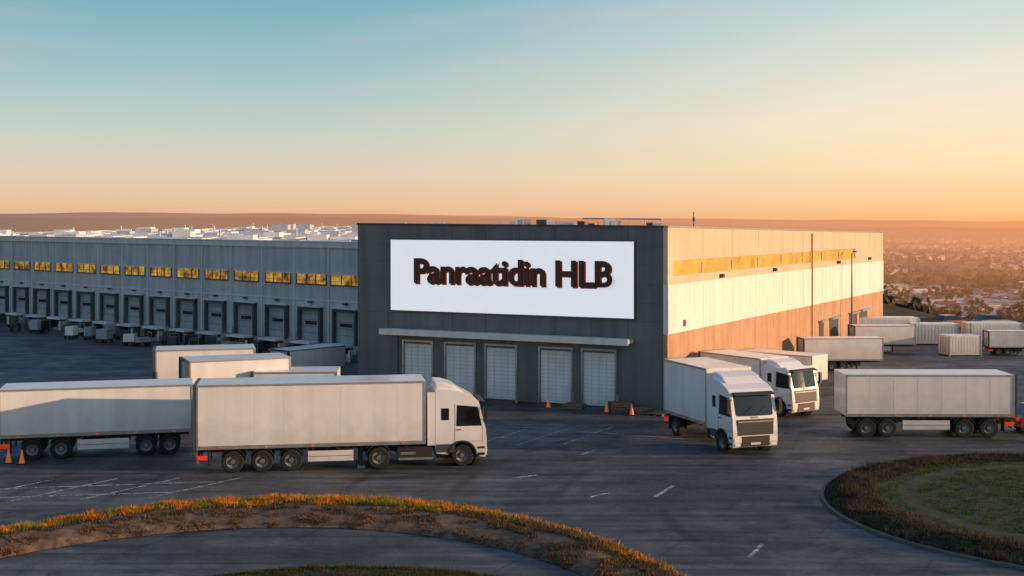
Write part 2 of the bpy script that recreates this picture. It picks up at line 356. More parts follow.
def cab(root,x,zr=3.75,chassis_back=3.4,rear_axles=(0.9,),deflector=True):
    """cab-over tractor; x = rear face of the cab, 2.4 m deep"""
    W=1.22; wx=x+1.25
    arch=[(wx+.66*math.cos(a),.5+.66*math.sin(a)) for a in [math.pi*(.03+.94*i/12) for i in range(13)]]
    prof=[(x,.95),(x+.05,.62)]+[(wx-.66,.55)]+arch[::-1]+[(x+2.12,.42),(x+2.34,.40),(x+2.40,.62),(x+2.40,1.15),(x+2.34,1.75),(x+2.27,1.98),(x+2.02,2.98),(x+1.80,3.16),(x+1.25,zr-.12),(x+.7,zr),(x,zr)]
    b=MB(); b.prism_y(prof,-W,W,'white'); b.obj('cab_shell',root,.09,3)
    g=MB()
    for s in(-1,1):
        g.lathe_y((wx,0,.5),[(s*.75,.655),(s*1.16,.655)],['black'],24)
    n=8; vs=[]; fs=[]
    for i in range(n+1):
        t=-1+2*i/n; bow=.05*(1-t*t)
        vs.append((x+2.30+bow-.02*abs(t),t*1.13,1.90)); vs.append((x+2.04+bow-.02*abs(t),t*1.08,2.97))
    for i in range(n): fs.append((2*i,2*i+2,2*i+3,2*i+1))
    g.add(vs,fs,'glass')
    g.hexa([(x+2.05,-1.1,2.97),(x+2.36,-1.08,2.90),(x+2.36,1.08,2.90),(x+2.05,1.1,2.97),(x+2.03,-1.1,3.03),(x+2.36,-1.08,2.96),(x+2.36,1.08,2.96),(x+2.03,1.1,3.03)],'black')
    for yy in(-.6,.15): g.cyl((x+2.37,yy,1.98),(x+2.28,yy+.5,2.35),.012,'black',5)
    for s in(-1,1):
        y0,y1=sorted((s*W,s*(W+.012)))
        g.prism_y([(x+.98,1.86),(x+2.17,1.86),(x+1.97,2.74),(x+1.02,2.84)],y0,y1,'glass')
        g.prism_y([(x+.28,2.15),(x+.64,2.15),(x+.64,2.70),(x+.28,2.70)],y0,y1,'glass')
        y0,y1=sorted((s*W,s*(W+.006)))
        g.box(x+.90,x+.915,y0,y1,1.16,2.9,'black'); g.box(x+2.19,x+2.203,y0,y1,1.10,1.84,'black'); g.box(x+.92,x+2.18,y0,y1,1.145,1.157,'black')
        g.box(x+.04,x+.89,y0,y1,.66,1.04,'dark_trim')
        y0,y1=sorted((s*(W+.006),s*(W+.04))); g.box(x+1.0,x+1.2,y0,y1,1.68,1.72,'black')
        y0,y1=sorted((s*(W-.02),s*(W+.015)))
        g.box(x+1.98,x+2.30,y0,y1,.50,.62,'black'); g.box(x+1.98,x+2.3,y0,y1,.80,.90,'black')
        y0,y1=sorted((s*(W+.10),s*(W+.28)))
        g.box(x+2.22,x+2.36,y0,y1,2.05,2.75,'black')
        g.cyl((x+2.2,s*(W-.03),2.70),(x+2.28,s*(W+.14),2.70),.022,'black',6)
        g.cyl((x+2.2,s*(W-.03),2.15),(x+2.28,s*(W+.14),2.15),.022,'black',6)
        lip=[(wx+.70*math.cos(a),.5+.70*math.sin(a)) for a in [math.pi*(.05+.9*i/12) for i in range(13)]]
        lip+= [(wx+.62*math.cos(a),.5+.62*math.sin(a)) for a in [math.pi*(.95-.9*i/12) for i in range(13)]]
        g.prism_y(lip,*sorted((s*(W-.02),s*(W+.035))),'black')
        g.hexa([(x+2.30,min(s*.78,s*1.16),.66),(x+2.43,min(s*.78,s*1.16),.66),(x+2.43,max(s*.78,s*1.16),.66),(x+2.30,max(s*.78,s*1.16),.66),
                (x+2.30,min(s*.78,s*1.16),.92),(x+2.41,min(s*.78,s*1.16),.92),(x+2.41,max(s*.78,s*1.16),.92),(x+2.30,max(s*.78,s*1.16),.92)],'lamp')
        g.box(x+2.35,x+2.42,*sorted((s*.82,s*1.12)),.48,.58,'lamp')
    g.hexa([(x+2.2,-.98,.98),(x+2.415,-.98,.98),(x+2.415,.98,.98),(x+2.2,.98,.98),(x+2.1,-1.02,1.74),(x+2.36,-1.02,1.74),(x+2.36,1.02,1.74),(x+2.1,1.02,1.74)],'black')
    for i in range(4):
        z=1.10+i*.15; g.box(x+2.3,x+2.428-.07*i/5,-.88,.88,z,z+.02,'chassis')
    g.box(x+2.3,x+2.42,-.95,.95,1.60,1.66,'alu')
    g.box(x+2.2,x+2.425,-.75,.75,.44,.93,'black')
    g.box(x+2.42,x+2.44,-.26,.26,.52,.63,'white')
    g.box(x+2.30,x+2.372,-.16,.16,1.79,1.86,'alu')
    g.obj('cab_fittings',root)
    if deflector:
        d=MB(); d.prism_y([(x+.02,zr-.01),(x+1.35,zr-.16),(x+.9,zr+.16),(x+.45,zr+.30),(x+.02,zr+.34)],-1.05,1.05,'white'); d.obj('roof_deflector',root,.06,2)
        for s in(-1,1):
            f=MB(); f.box(x-.36,x+.0,*sorted((s*1.17,s*1.21)),1.0,zr-.1,'white'); f.obj('side_fairing',root)
    c=MB()
    x1=x-chassis_back
    for yy in(-.45,.37): c.box(x1,x+2.1,yy,yy+.08,.66,.93,'chassis')
    c.box(x+.1,x+2.0,-.9,.9,.35,.62,'black')
    for a in rear_axles:
        c.cyl((x1+a,-1.0,.5),(x1+a,1.0,.5),.1,'chassis',8)
        for s in(-1,1): wheel(c,x1+a,s*1.0,w=.5)
        for s in(-1,1):
            pr=[(x1+a+.62*math.cos(math.pi*i/8),.5+.62*math.sin(math.pi*i/8)) for i in range(9)]
            pr+= [(x1+a+.58*math.cos(math.pi*(1-i/8)),.5+.58*math.sin(math.pi*(1-i/8))) for i in range(9)]
            c.prism_y(pr,*sorted((s*.75,s*1.24)),'black')
    c.cyl((wx,-1.0,.5),(wx,1.0,.5),.08,'chassis',8)
    for s in(-1,1): wheel(c,wx,s*1.05,w=.32)
    if chassis_back>2.5:
        for s in(-1,1):
            c.box(x-1.75,x-.15,*sorted((s*.62,s*1.18)),.40,.95,'chassis')
            c.cyl((x-1.6,s*.92,.66),(x-.9,s*.92,.66),.272,'alu',14)
            c.box(x-1.7,x-.1,*sorted((s*1.181,s*1.21)),.36,.46,'alu')
        c.box(x1+.3,x1+1.5,-.42,.42,.93,1.08,'black')
    else:
        for s in(-1,1): c.box(x1+.2,x-.2,*sorted((s*.7,s*1.15)),.5,.9,'black')
    c.obj('chassis_and_wheels',root)

def semi_truck(loc,deg,L=10.5,zt=4.0,sc=1):
    r=empty('semi_truck',loc,R(deg),sc)
    trailer_parts(r,L,zt,axles=(1.6,2.9,4.2),legs=True,reefer=False)
    cab(r,L+.45,3.55,3.5)
    return r
def semi_trailer(loc,deg,L=10.2,zt=3.6,sc=1,**k):
    r=empty('semi_trailer',loc,R(deg),sc); trailer_parts(r,L,zt,**k); return r
def box_truck(loc,deg,L=4.9,zt=3.95,sc=1,zr=3.5):
    r=empty('box_truck',loc,R(deg),sc)
    trailer_parts(r,L,zt,axles=(1.3,),legs=False)
    cab(r,L+.25,zr,.6,rear_axles=(),deflector=True)
    return r
def car(loc,deg,k='redpaint',name='parked_car',sc=1):
    r=empty(name,loc,R(deg),sc)
    b=MB(); b.prism_y([(0,.35),(.05,.85),(.2,.95),(.9,1.0),(3.1,.98),(4.2,.78),(4.35,.6),(4.35,.3),(3.85,.25),(3.6,.6),(3.2,.62),(2.9,.25),(1.25,.25),(1.0,.6),(.6,.62),(.3,.28)],-.88,.88,k); b.obj('body',r,.05,2)
    h=MB(); h.hexa([(.25,-.80,.96),(3.15,-.80,.96),(3.15,.80,.96),(.25,.80,.96),(.75,-.62,1.46),(2.3,-.62,1.46),(2.3,.62,1.46),(.75,.62,1.46)],'glass')
    h.box(.8,2.25,-.6,.6,1.461,1.49,k)
    for x in(.78,3.4):
        for s in(-1,1): wheel(h,x,s*.78,.33,.2)
    for s in(-1,1): h.box(4.3,4.37,*sorted((s*.5,s*.8)),.6,.72,'lamp'); h.box(-.02,.05,*sorted((s*.5,s*.8)),.7,.85,'red')
    h.obj('glasshouse_and_wheels',r); return r
def container(loc,deg,L=6.06,h=2.4,k='tarp',name='shipping_container',sc=1):
    r=empty(name,loc,R(deg),sc); b=MB(); b.box(0,L,-1.2,1.2,.12,h,k)
    for i in range(int(L/.3)):
        x=.1+i*.3
        for s in(-1,1): b.box(x,x+.14,*sorted((s*1.2,s*1.215)),.28,h-.15,k)
    for x in(0,L-.14):
        for s in(-1,1): b.box(x-.005,x+.145,*sorted((s*1.1,s*1.245)),.0,h+.012,'alu')
    for yy in(-.6,-.2,.2,.6): b.cyl((-.04,yy,.2),(-.04,yy,h-.1),.02,'alu',6)
    b.obj('corrugated_body',r); return r

semi_truck((-14.35,58.6,0),9,10.3,4.0)
semi_trailer((-24.5,61.5,0),14,8.9,3.4,axles=(1.5,2.8),front_axle=True)
semi_trailer((-18.0,70.5,0),24,5.6,3.75,axles=(1.4,2.6),legs=False)
semi_trailer((-21.3,76.5,0),14,5.8,3.75,axles=(1.4,2.6),legs=False)
semi_trailer((-14.3,71.5,0),4,4.6,3.05,axles=(1.2,2.4),legs=False)
semi_trailer((-16.0,88.0,0),50,6.5,3.1,axles=(1.2,2.4),legs=False,sc=.8)
box_truck((9.35,69.2,0),-71)
box_truck((12.6,80.0,0),-55,5.6,3.55,.92,3.2)
semi_trailer((16.0,87.5,0),-42,7,3.2,.8)
semi_trailer((26.3,68.2,0),179,8.8,3.3,axles=(1.3,2.6),front_axle=True)
car((26.9,68.9,0),5)
semi_trailer((22.0,97.5,0),4,9.0,3.6,.68)
semi_trailer((29.2,110,0),3,8,3.6,.66,axles=(1.3,2.6)); container((36.4,108,0),6,3.4,h=2.0,sc=.85)
semi_trailer((40.2,108.5,0),-3,7,3.4,.6,axles=(1.3,2.6)); semi_trailer((45.4,110,0),2,8,3.4,.6,axles=(1.3,2.6)); container((31.8,120,0),0,h=2.3)
container((50,121,0),5,h=1.9); container((42.5,120,0),0,5,h=1.8); container((36.8,118,0),-4,4,h=1.9)
for i,(x,y,d) in enumerate(((40,130,20),(44,133,25),(48.5,134,10))): car((x,y,0),d,('black','redpaint','dockdoor')[i])

# ------------------------------------------------------------ warehouse
N_=Vector((9.13,76.4)); W_=Vector((-10.2,86.0)); E_=Vector((36.8,128.0)); BL=Vector((17.5,137.6))
bld=empty('warehouse_building')
b=MB(); b.poly_prism([N_,E_,BL,W_],0,[10.7,9.85,9.85,10.85],'dark_clad'); b.obj('office_block_core',bld)
fd=(N_-W_).normalized(); FL=(N_-W_).length
def F(t): return W_+fd*t
b=MB()
b.slab(F(0),F(FL),(4.15,11.08,4.15,10.95),0,.30,'dark_clad')
cent=[4.6,7.75,10.7,14.5,17.4]; dw=2.1
b.slab(F(0),F(3.1),(0,4.148),0,.30,'dark_clad'); b.slab(F(FL-2.6),F(FL),(0,4.148),0,.30,'dark_clad')
edges=[3.1]
for c in cent: edges += [c-dw/2,c+dw/2]
edges.append(FL-2.6)
for i in range(0,len(edges),2): b.slab(F(edges[i]),F(edges[i+1]),(0,4.148),0,.2,'dark_clad')
for c in cent: b.slab(F(c-dw/2),F(c+dw/2),(3.3,4.148),0,.2,'dark_clad')
b.slab(F(-.05),F(FL+.05),(11.083,11.2,10.953,11.07),-.1,.45,'dark_trim')
b.obj('front_facade',bld)
b=MB(); k=2.4
while k<FL-.5:
    b.slab(F(k-.015),F(k+.015),(4.2,10.9),.30,.012,'seam'); k+=2.42
for z in(5.3,6.4,7.5,8.7,9.8): b.slab(F(.05),F(FL-.05),(z,z+.02),.30,.010,'seam')
b.obj('facade_seams',bld)
b=MB()
for c in cent:
    b.slab(F(c-dw/2+.01),F(c+dw/2-.01),(.05,3.28),.10,.04,'shutter')
    for i in range(13):
        z=.15+i*.24; b.slab(F(c-dw/2+.03),F(c+dw/2-.03),(z,z+.02),.14,.008,'shutline')
    for q in(-.5,0,.5): b.slab(F(c+q-.012),F(c+q+.012),(.1,3.2),.14,.012,'shutline')
    for s in(-1,1): b.slab(F(c+s*(dw/2+.06)-.06),F(c+s*(dw/2+.06)+.06),(0,3.42),.2,.05,'alu')
    b.slab(F(c-dw/2-.12),F(c+dw/2+.12),(3.422,3.54),.2,.05,'alu')
    p=F(c+(dw/2+.42)); n=Vector((fd.y,-fd.x)); p=p+n*.9
    b.cyl((p.x,p.y,0),(p.x,p.y,.9),.08,'alu',8)
b.obj('roller_doors',bld)
b=MB()
b.slab(F(2.5),F(FL-1.9),(4.0,4.26),.30,1.1,'canopy')
b.slab(F(2.4),F(FL-1.8),(3.93,4.31),1.403,.05,'cream')
k=2.8
while k<FL-2: b.slab(F(k-.04),F(k+.04),(3.85,3.999),.30,1.0,'dark_trim'); k+=2.3
b.obj('dock_canopy',bld)
sd=(E_-N_).normalized(); SL=(E_-N_).length
def S(t): return N_+sd*t
def topz(t): return 10.95-(10.95-10.1)*t/SL
b=MB()
b.slab(S(-.30),S(SL),(8.95,10.95,8.75,10.1),0,.30,'tan')
b.slab(S(-.30),S(SL),(7.55,8.05,7.35,7.85),0,.30,'tan')
b.slab(S(.6),S(SL*.80),(8.052,8.948,7.852,8.758),0,.22,'sideglass')
b.slab(S(-.3),S(.6),(8.052,8.948,8.046,8.946),0,.3,'tan')
b.slab(S(SL*.80),S(SL),(7.892,8.788,7.852,8.748),0,.3,'tan')
b.slab(S(-.30),S(SL),(4.6,7.548,4.35,7.348),0,.33,'cream')
b.slab(S(-.30),S(SL),(0,4.598,0,4.348),0,.28,'tan_lo')
b.slab(S(-.33),S(SL+.05),(10.953,11.07,10.103,10.22),-.1,.45,'alu')
b.obj('side_cladding',bld)
b=MB(); k=5.8
while k<SL-1:
    b.slab(S(k-.02),S(k+.02),(.2,4.2),.28,.012,'tan'); b.slab(S(k-.015),S(k+.015),(4.62,7.3),.33,.01,'tan'); b.slab(S(k-.015),S(k+.015),(9.0,topz(k)-.05),.30,.01,'tan_lo')
    b.slab(S(k-.05),S(k+.05),(8.06,8.74),.22,.06,'tan')
    k+=5.85
b.slab(S(31.6),S(31.72),(0,10.3),.34,.10,'tan_lo')
for t,w in((34.8,1.4),(39,3.0),(46,3.0),(50,3.0)):
    b.slab(S(t-w/2),S(t+w/2),(.02,2.9),.281,.04,'dark_trim'); b.slab(S(t-w/2-.15),S(t+w/2+.15),(2.902,3.05),.281,.35,'alu')
b.slab(S(2.2),S(2.5),(4.9,5.3),.333,.06,'redpaint')
for t in (9,21,40,52):
    b.slab(S(t),S(t+.35),(7.6,7.85),.30,.25,'dark_trim')
b.obj('side_details',bld)
# left wing
A_=Vector((-3.0,96.65)); D1=Vector((-.75,.66)).normalized(); WL=111.0; B_=A_+D1*WL
b=MB(); b.poly_prism([B_,A_,(30,129),(38,380),(-60,380)],0,9.35,'wing'); b.obj('warehouse_hall',bld)
b=MB(); b.poly_prism([B_+Vector((.5,.6)),A_+Vector((.5,1.2)),(29.5,129.8),(37.5,379),(-59,379)],9.352,9.40,'roof'); b.obj('roof_membrane',bld)
def Wg(t): return B_-D1*t
b=MB()
b.slab(Wg(0),Wg(WL),(9.05,9.55),0,.14,'wing_lt'); b.slab(Wg(0),Wg(WL),(9.552,9.62),-.5,.7,'roofunit')
b.slab(Wg(0),Wg(WL),(0,1.1),0,.16,'dockconc')
b.slab(Wg(0),Wg(WL),(4.55,4.66),0,.06,'wing_lt')
k=0.0; i=0
while k<WL:
    b.slab(Wg(k-.09),Wg(k+.09),(1.12,9.03),0,.09,'wing_lt')
    b.slab(Wg(k-.14),Wg(k-.092),(1.12,9.03),0,.02,'wing_seam'); k+=4.5; i+=1
b.obj('wing_bands',bld)
b=MB(); fr=MB(); k=4.5*.5; i=0
while k<WL-2:
    i+=1
    w=1.9 if k>88 else 1.7
    b.slab(Wg(k-w),Wg(k+w),(5.98,6.80),0,.02,'amber')
    fr.slab(Wg(k-w-.1),Wg(k+w+.1),(5.88,5.978),0,.09,'dark_trim'); fr.slab(Wg(k-w-.1),Wg(k+w+.1),(6.802,6.88),0,.09,'wing_lt')
    fr.slab(Wg(k-w),Wg(k+w),(6.24,6.27),.021,.04,'dark_trim')
    for q in(-w-.04,-.6,.6,w+.04): fr.slab(Wg(k+q-.035),Wg(k+q+.035),(5.98,6.80),.021,.05,'dark_trim')
    k+=4.5
b.obj('lit_windows',bld); fr.obj('window_frames',bld)
b=MB(); k=2.25; i=0
while k<WL-1:
    w=1.25; i+=1
    b.slab(Wg(k-w),Wg(k+w),(1.2,3.75),0,.05,'dockdoor')
    for z in(1.8,2.35,2.9,3.4): b.slab(Wg(k-w+.02),Wg(k+w-.02),(z,z+.03),.05,.012,'seam')
    b.slab(Wg(k-w+.5),Wg(k+w-.5),(2.5,2.8),.063,.01,'glass')
    b.slab(Wg(k-w-.24),Wg(k-w),(1.12,4.0),0,.35,'dockblk'); b.slab(Wg(k+w),Wg(k+w+.24),(1.12,4.0),0,.35,'dockblk')
    b.slab(Wg(k-w-.24),Wg(k+w+.24),(3.76,4.0),.0,.349,'dockblk')
    b.slab(Wg(k-w-.3),Wg(k+w+.3),(4.002,4.12),0,.42,'wing_lt')
    b.slab(Wg(k-w),Wg(k+w),(.95,1.14),.17,1.15,'roofunit')
    b.slab(Wg(k-w+.1),Wg(k-w+.4),(.0,.94),.17,1.0,'dockblk'); b.slab(Wg(k+w-.4),Wg(k+w-.1),(.0,.94),.17,1.0,'dockblk')
    b.slab(Wg(k-.5),Wg(k+.5),(.25,.9),.17,.2,'dockblk')
    if i%2==0:
        for st in range(4): b.slab(Wg(k+1.7),Wg(k+2.6),(.27*st+.001*st,.27*(st+1)),.17,2.0-.45*st,'dockconc')
        for dd in(.2,1.0,1.9):
            q=Wg(k+2.65); n=Vector((-D1.y,D1.x)); n = n if n.y<0 else -n; q=q+n*dd
            b.cyl((q.x,q.y,0),(q.x,q.y,1.9-.4*dd),.035,'alu',6)
    n=Vector((-D1.y,D1.x)); n = n if n.y<0 else -n
    p=Wg(k-1.9)+n*2.0
    b.cyl((p.x,p.y,0),(p.x,p.y,.9),.09,'cream' if i%3 else 'orange',8)
    b.slab(Wg(k-.15),Wg(k+.15),(4.35,4.5),0,.35,'dark_trim')
    k+=4.5
b.obj('loading_docks',bld)
n=Vector((-D1.y,D1.x)); n = n if n.y<0 else -n
k=2.25
while k<WL-14:
    for j in range(random.choice([1,2,2,3])):
        p=Wg(k+random.uniform(-1.3,1.5))+n*random.uniform(2.6,6.5)
        r=empty('dock_cart',(p.x,p.y,0),random.uniform(0,6.28)); c=MB(); l=random.uniform(.8,1.5); hh=random.uniform(.3,1.0)
        c.box(-l/2,l/2,-.45,.45,.28,.36,'chassis'); c.box(-l/2+.06,l/2-.1,-.4,.4,.361,.36+hh,random.choice(['roofunit','dockdoor','dockdoor','black','dockblk']))
        for sx in(-l/2+.2,l/2-.2):
            for sy in(-.4,.4): wheel(c,sx,sy,.16,.1)
        c.cyl((-l/2,-.4,.36),(-l/2,-.4,1.2),.025,'alu',6); c.cyl((-l/2,.4,.36),(-l/2,.4,1.2),.025,'alu',6); c.cyl((-l/2,-.4,1.2),(-l/2,.4,1.2),.025,'alu',6)
        c.obj('cart_body',r)
    k+=4.5
# roof kit
b=MB()
for i in range(700):
    y=random.uniform(112,370); 
    xl=-85+ (y-169)*.12 if y>169 else -3-(y-96.65)*1.13
    x=random.uniform(xl+3, 26 if y<200 else 34)
    if y<132 and x>-2: continue
    a=random.random()
    if a<.25: b.box(x,x+random.uniform(1.2,2.6),y,y+random.uniform(1.5,4),9.4,9.4+random.uniform(.3,.65),random.choice(['hvac','roofunit','roofunit']))
    else: b.box(x,x+random.uniform(1.2,2.6),y,y+random.uniform(4,9),9.4,9.4+random.uniform(.08,.22),random.choice(['roofunit','roofunit','wing_lt','dockdoor']))
for i in range(55):
    y=random.uniform(140,360); x=random.uniform(-75,20)
    b.cyl((x,y,9.4),(x,y,9.4+random.uniform(.6,1.3)),.12,'hvac',8)
for i in range(10):
    y=random.uniform(200,360); x=random.uniform(-85,-5)
    b.box(x,x+random.uniform(2,4),y,y+3,9.4,9.4+random.uniform(1.0,1.5),'hvac')
for i in range(22):
    t=7.5+i*.5; p=F(t)+sd*random.uniform(3,9)
    b.box(p.x,p.x+random.uniform(.3,.8),p.y,p.y+1.0,10.6,11.0+random.uniform(.1,.55),random.choice(['hvac','dark_trim','wing_lt','roofunit']))
p=F(13.5)+sd*6; q=F(19)+sd*6
b.cyl((p.x,p.y,11.5),(q.x,q.y,11.45),.05,'hvac',6)
for t in range(6):
    u=p+(q-p)*t/5; b.cyl((u.x,u.y,10.5),(u.x,u.y,11.5),.03,'hvac',6)
p=Vector((13.2,93.0))
b.cyl((p.x,p.y,10.3),(p.x,p.y,12.0),.04,'dark_trim',6); b.box(p.x-.06,p.x+.06,p.y-.1,p.y+.1,11.3,11.6,'dark_trim')
b.obj('roof_equipment',bld)

# sign
sg=empty('warehouse_sign')
b=MB(); b.slab(F(2.65),F(FL-1.75),(5.42,10.16),.31,.14,'dark_trim'); b.slab(F(2.71),F(FL-1.81),(5.48,10.10),.452,.04,'sign'); b.obj('sign_panel',sg)
def text(body,size,t,z,extr,offs,k,nm,push,sp=1.0):
    cu=bpy.data.curves.new(nm,'FONT'); cu.body=body; cu.size=size; cu.extrude=extr; cu.offset=offs; cu.align_x='LEFT'; cu.space_character=sp
    o=bpy.data.objects.new(nm,cu); COL.objects.link(o); cu.materials.append(M[k])
    n=Vector((fd.y,-fd.x)); p=F(t)+n*(.49+push)
    o.location=(p.x,p.y,z); o.rotation_euler=(R(90),0,math.atan2(fd.y,fd.x)); o.parent=sg
    return o
text('Panraatidin HLB',2.2,4.45,7.36,.05,.055,'text','sign_text',.09,.975)
text('Panraatidin HLB',2.2,4.54,7.28,.02,.075,'textb','sign_text_edge',.03,.975)

def lamp(loc,h=8.6,deg=0):
    r=empty('street_lamp',loc,R(deg)); b=MB(); b.cyl((0,0,0),(0,0,h),.10,'pole',10,.05); b.cyl((0,0,0),(0,0,.5),.17,'pole',10)
    b.cyl((0,0,h-.05),(.8,0,h+.1),.04,'pole',8)
    b.box(.7,1.2,-.13,.13,h+.05,h+.15,'dark_trim')
    b.obj('pole_and_head',r)
lamp((29.9,112.6,0),8.5,60)
def pallets(loc,n=5,deg=0):
    r=empty('pallet_stack',loc,R(deg)); b=MB()
    for i in range(n):
        z=i*.145
        for q in(-.45,0,.4): b.box(-.6,.6,q-.03,q+.07,z,z+.10,'wood')
        for q in range(6): b.box(-.6+q*.21,-.46+q*.21,-.48,.48,z+.101,z+.125,'wood')
    b.obj('pallets',r)
for p,n_,d in(((6.4,76.3),4,10),((7.5,75.7),2,40),((3.8,77.6),2,-20),((8.6,75.0),1,60)): pallets((p[0],p[1],0),n_,d)
def cone(loc):
    r=empty('traffic_cone',loc); b=MB(); b.box(-.19,.19,-.19,.19,0,.04,'black'); b.cyl((0,0,.04),(0,0,.34),.14,'orange',12,.08); b.cyl((0,0,.34),(0,0,.48),.08,'white',12,.06); b.cyl((0,0,.48),(0,0,.66),.06,'orange',12,.03); b.obj('cone',r)
for p in((2.2,77.6),(5.6,75.8),(7.0,74.8),(-23.6,60.0),(-22.9,59.8)): cone((p[0],p[1],.005))

# ------------------------------------------------------------ ground
def geo_axis(a,b_,step,far,ratio=1.28):
    r=[];x=a
    while x<b_: r.append(x); x+=step
    r.append(b_)
    s=step; x=b_
    while x<far: s*=ratio; x+=s; r.append(x)
    return r
def ss(a,b_,x):
    t=max(0,min(1,(x-a)/(b_-a))); return t*t*(3-2*t)
xs=geo_axis(-160,260,10,30000); neg=[-160-(q-260) for q in geo_axis(-160,260,10,30000) if q>260][::-1]; xs=neg+xs
ys=geo_axis(-100,700,10,42000)
vs=[];fs=[]
for y in ys:
    for x in xs:
        d=max(y-400,min(y-145,x-40)); d=max(d,x-130)
        z=-42*ss(0,150,d)
        if d>150: z+= 5*mnoise.noise((x*.0016,y*.0016,0))
        vs.append((x,y,z))
nx=len(xs)
for j in range(len(ys)-1):
    for i in range(nx-1): fs.append((j*nx+i,j*nx+i+1,(j+1)*nx+i+1,(j+1)*nx+i))
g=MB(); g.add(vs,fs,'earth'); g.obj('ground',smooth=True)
g=MB(); g.add([(-150,-60,.004),(118,-60,.004),(118,143,.004),(-150,143,.004)],[(0,1,2,3)],'asphalt'); g.obj('yard_pavement')
def hills(name,Y,prof,depth,seed):
    vs=[];fs=[];n=260;X0,X1=-Y*.75,Y*.75
    for j in range(9):
        u=j/8
        for i in range(n+1):
            x=X0+(X1-X0)*i/n; s=x/Y
            h=prof(s)+Y*.0012*mnoise.fractal((s*9+seed,u*1.5,seed),1,2,5)
            vs.append((x,Y+depth*(u-.5)*2,-50+(h+50)*math.sin(math.pi*u)**.7))
    for j in range(8):
        for i in range(n): a=j*(n+1)+i; fs.append((a,a+1,a+n+2,a+n+1))
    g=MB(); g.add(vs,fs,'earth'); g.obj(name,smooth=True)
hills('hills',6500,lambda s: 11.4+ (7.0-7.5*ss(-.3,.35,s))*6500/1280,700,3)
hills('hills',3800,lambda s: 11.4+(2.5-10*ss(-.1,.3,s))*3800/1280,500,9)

# town
def colmesh(name,vs,fs,cols,k):
    me=bpy.data.meshes.new(name); me.from_pydata(vs,[],fs); a=me.color_attributes.new('Col','FLOAT_COLOR','POINT')
    flat=[]
    for c in cols: flat+= [c[0],c[1],c[2],1]
    a.data.foreach_set('color',flat); me.materials.append(k); me.update()
    o=bpy.data.objects.new(name,me); COL.objects.link(o); return o
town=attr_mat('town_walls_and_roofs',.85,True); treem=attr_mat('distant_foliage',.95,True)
vs=[];fs=[];cs=[]
def zg(x,y):
    d=max(y-400,min(y-145,x-40)); d=max(d,x-130); z=-42*ss(0,150,d)
    return z+(5*mnoise.noise((x*.0016,y*.0016,0)) if d>150 else 0)
for i in range(5600):
    y=440*math.exp(random.random()*2.1); x=y*random.uniform(.20,.62)
    if mnoise.noise((x*.005,y*.003,4))<-.05: continue
    big=random.random()<.25
    w,l,h=(random.uniform(8,16),random.uniform(16,40),random.uniform(3.5,6)) if big else (random.uniform(5,8),random.uniform(6,12),random.uniform(3,5))
    a=.35+random.choice([0,math.pi/2])+random.uniform(-.12,.12); z=zg(x,y)-.8; rh=.6 if big else random.uniform(.8,2.0)
    ca,sa=math.cos(a),math.sin(a); o=len(vs)
    for (px,py,pz) in((-l/2,-w/2,0),(l/2,-w/2,0),(l/2,w/2,0),(-l/2,w/2,0),(-l/2,-w/2,h),(l/2,-w/2,h),(l/2,w/2,h),(-l/2,w/2,h)):
        vs.append((x+px*ca-py*sa,y+px*sa+py*ca,z+pz))
    q=random.uniform(.3,.7); wc=(q,q*.90,q*.80); cs+= [wc]*8
    fs+= [(o,o+1,o+5,o+4),(o+1,o+2,o+6,o+5),(o+2,o+3,o+7,o+6),(o+3,o,o+4,o+7)]
    o=len(vs); e=.5
    for (px,py,pz) in((-l/2-e,-w/2-e,h-.1),(l/2+e,-w/2-e,h-.1),(l/2+e,w/2+e,h-.1),(-l/2-e,w/2+e,h-.1),(-l/2-e,0,h+rh),(l/2+e,0,h+rh)):
        vs.append((x+px*ca-py*sa,y+px*sa+py*ca,z+pz))
    q=random.uniform(.6,1.2); rc=(.55*q,.50*q,.46*q) if (big or random.random()<.25) else random.choice([(.24*q,.11*q,.07*q),(.16*q,.11*q,.09*q),(.36*q,.29*q,.24*q)]); cs+= [rc]*6
    fs+= [(o,o+1,o+5,o+4),(o+2,o+3,o+4,o+5),(o,o+4,o+3),(o+1,o+2,o+5)]
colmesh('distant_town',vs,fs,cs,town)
vs=[];fs=[];cs=[]
for i in range(5200):
    y=330*math.exp(random.random()*2.6); x=y*random.uniform(.16,.64)
    if mnoise.noise((x*.005,y*.004,9))<.0 and random.random()<.6: continue
    z=zg(x,y); h=random.uniform(4,10); r=h*.38; q=random.uniform(.5,1.4)
    for k in range(14):
        th=random.uniform(0,6.28); ph=random.uniform(-1,1); rr=r*random.uniform(.6,1)
        c=Vector((x+rr*math.cos(th)*math.sqrt(1-ph*ph),y+rr*math.sin(th)*math.sqrt(1-ph*ph),z+h*.6+rr*ph*1.2))
        s=r*random.uniform(.35,.65); u=Vector((random.gauss(0,1),random.gauss(0,1),random.gauss(0,1))).normalized()*s; v=u.orthogonal().normalized()*s
        o=len(vs); vs+= [c-u,c-v,c+u,c+v]; fs.append((o,o+1,o+2,o+3)); g_=q*random.uniform(.6,1.3); cs+= [(.06*g_,.045*g_,.02*g_)]*4
colmesh('distant_trees',[tuple(p) for p in vs],fs,cs,treem)

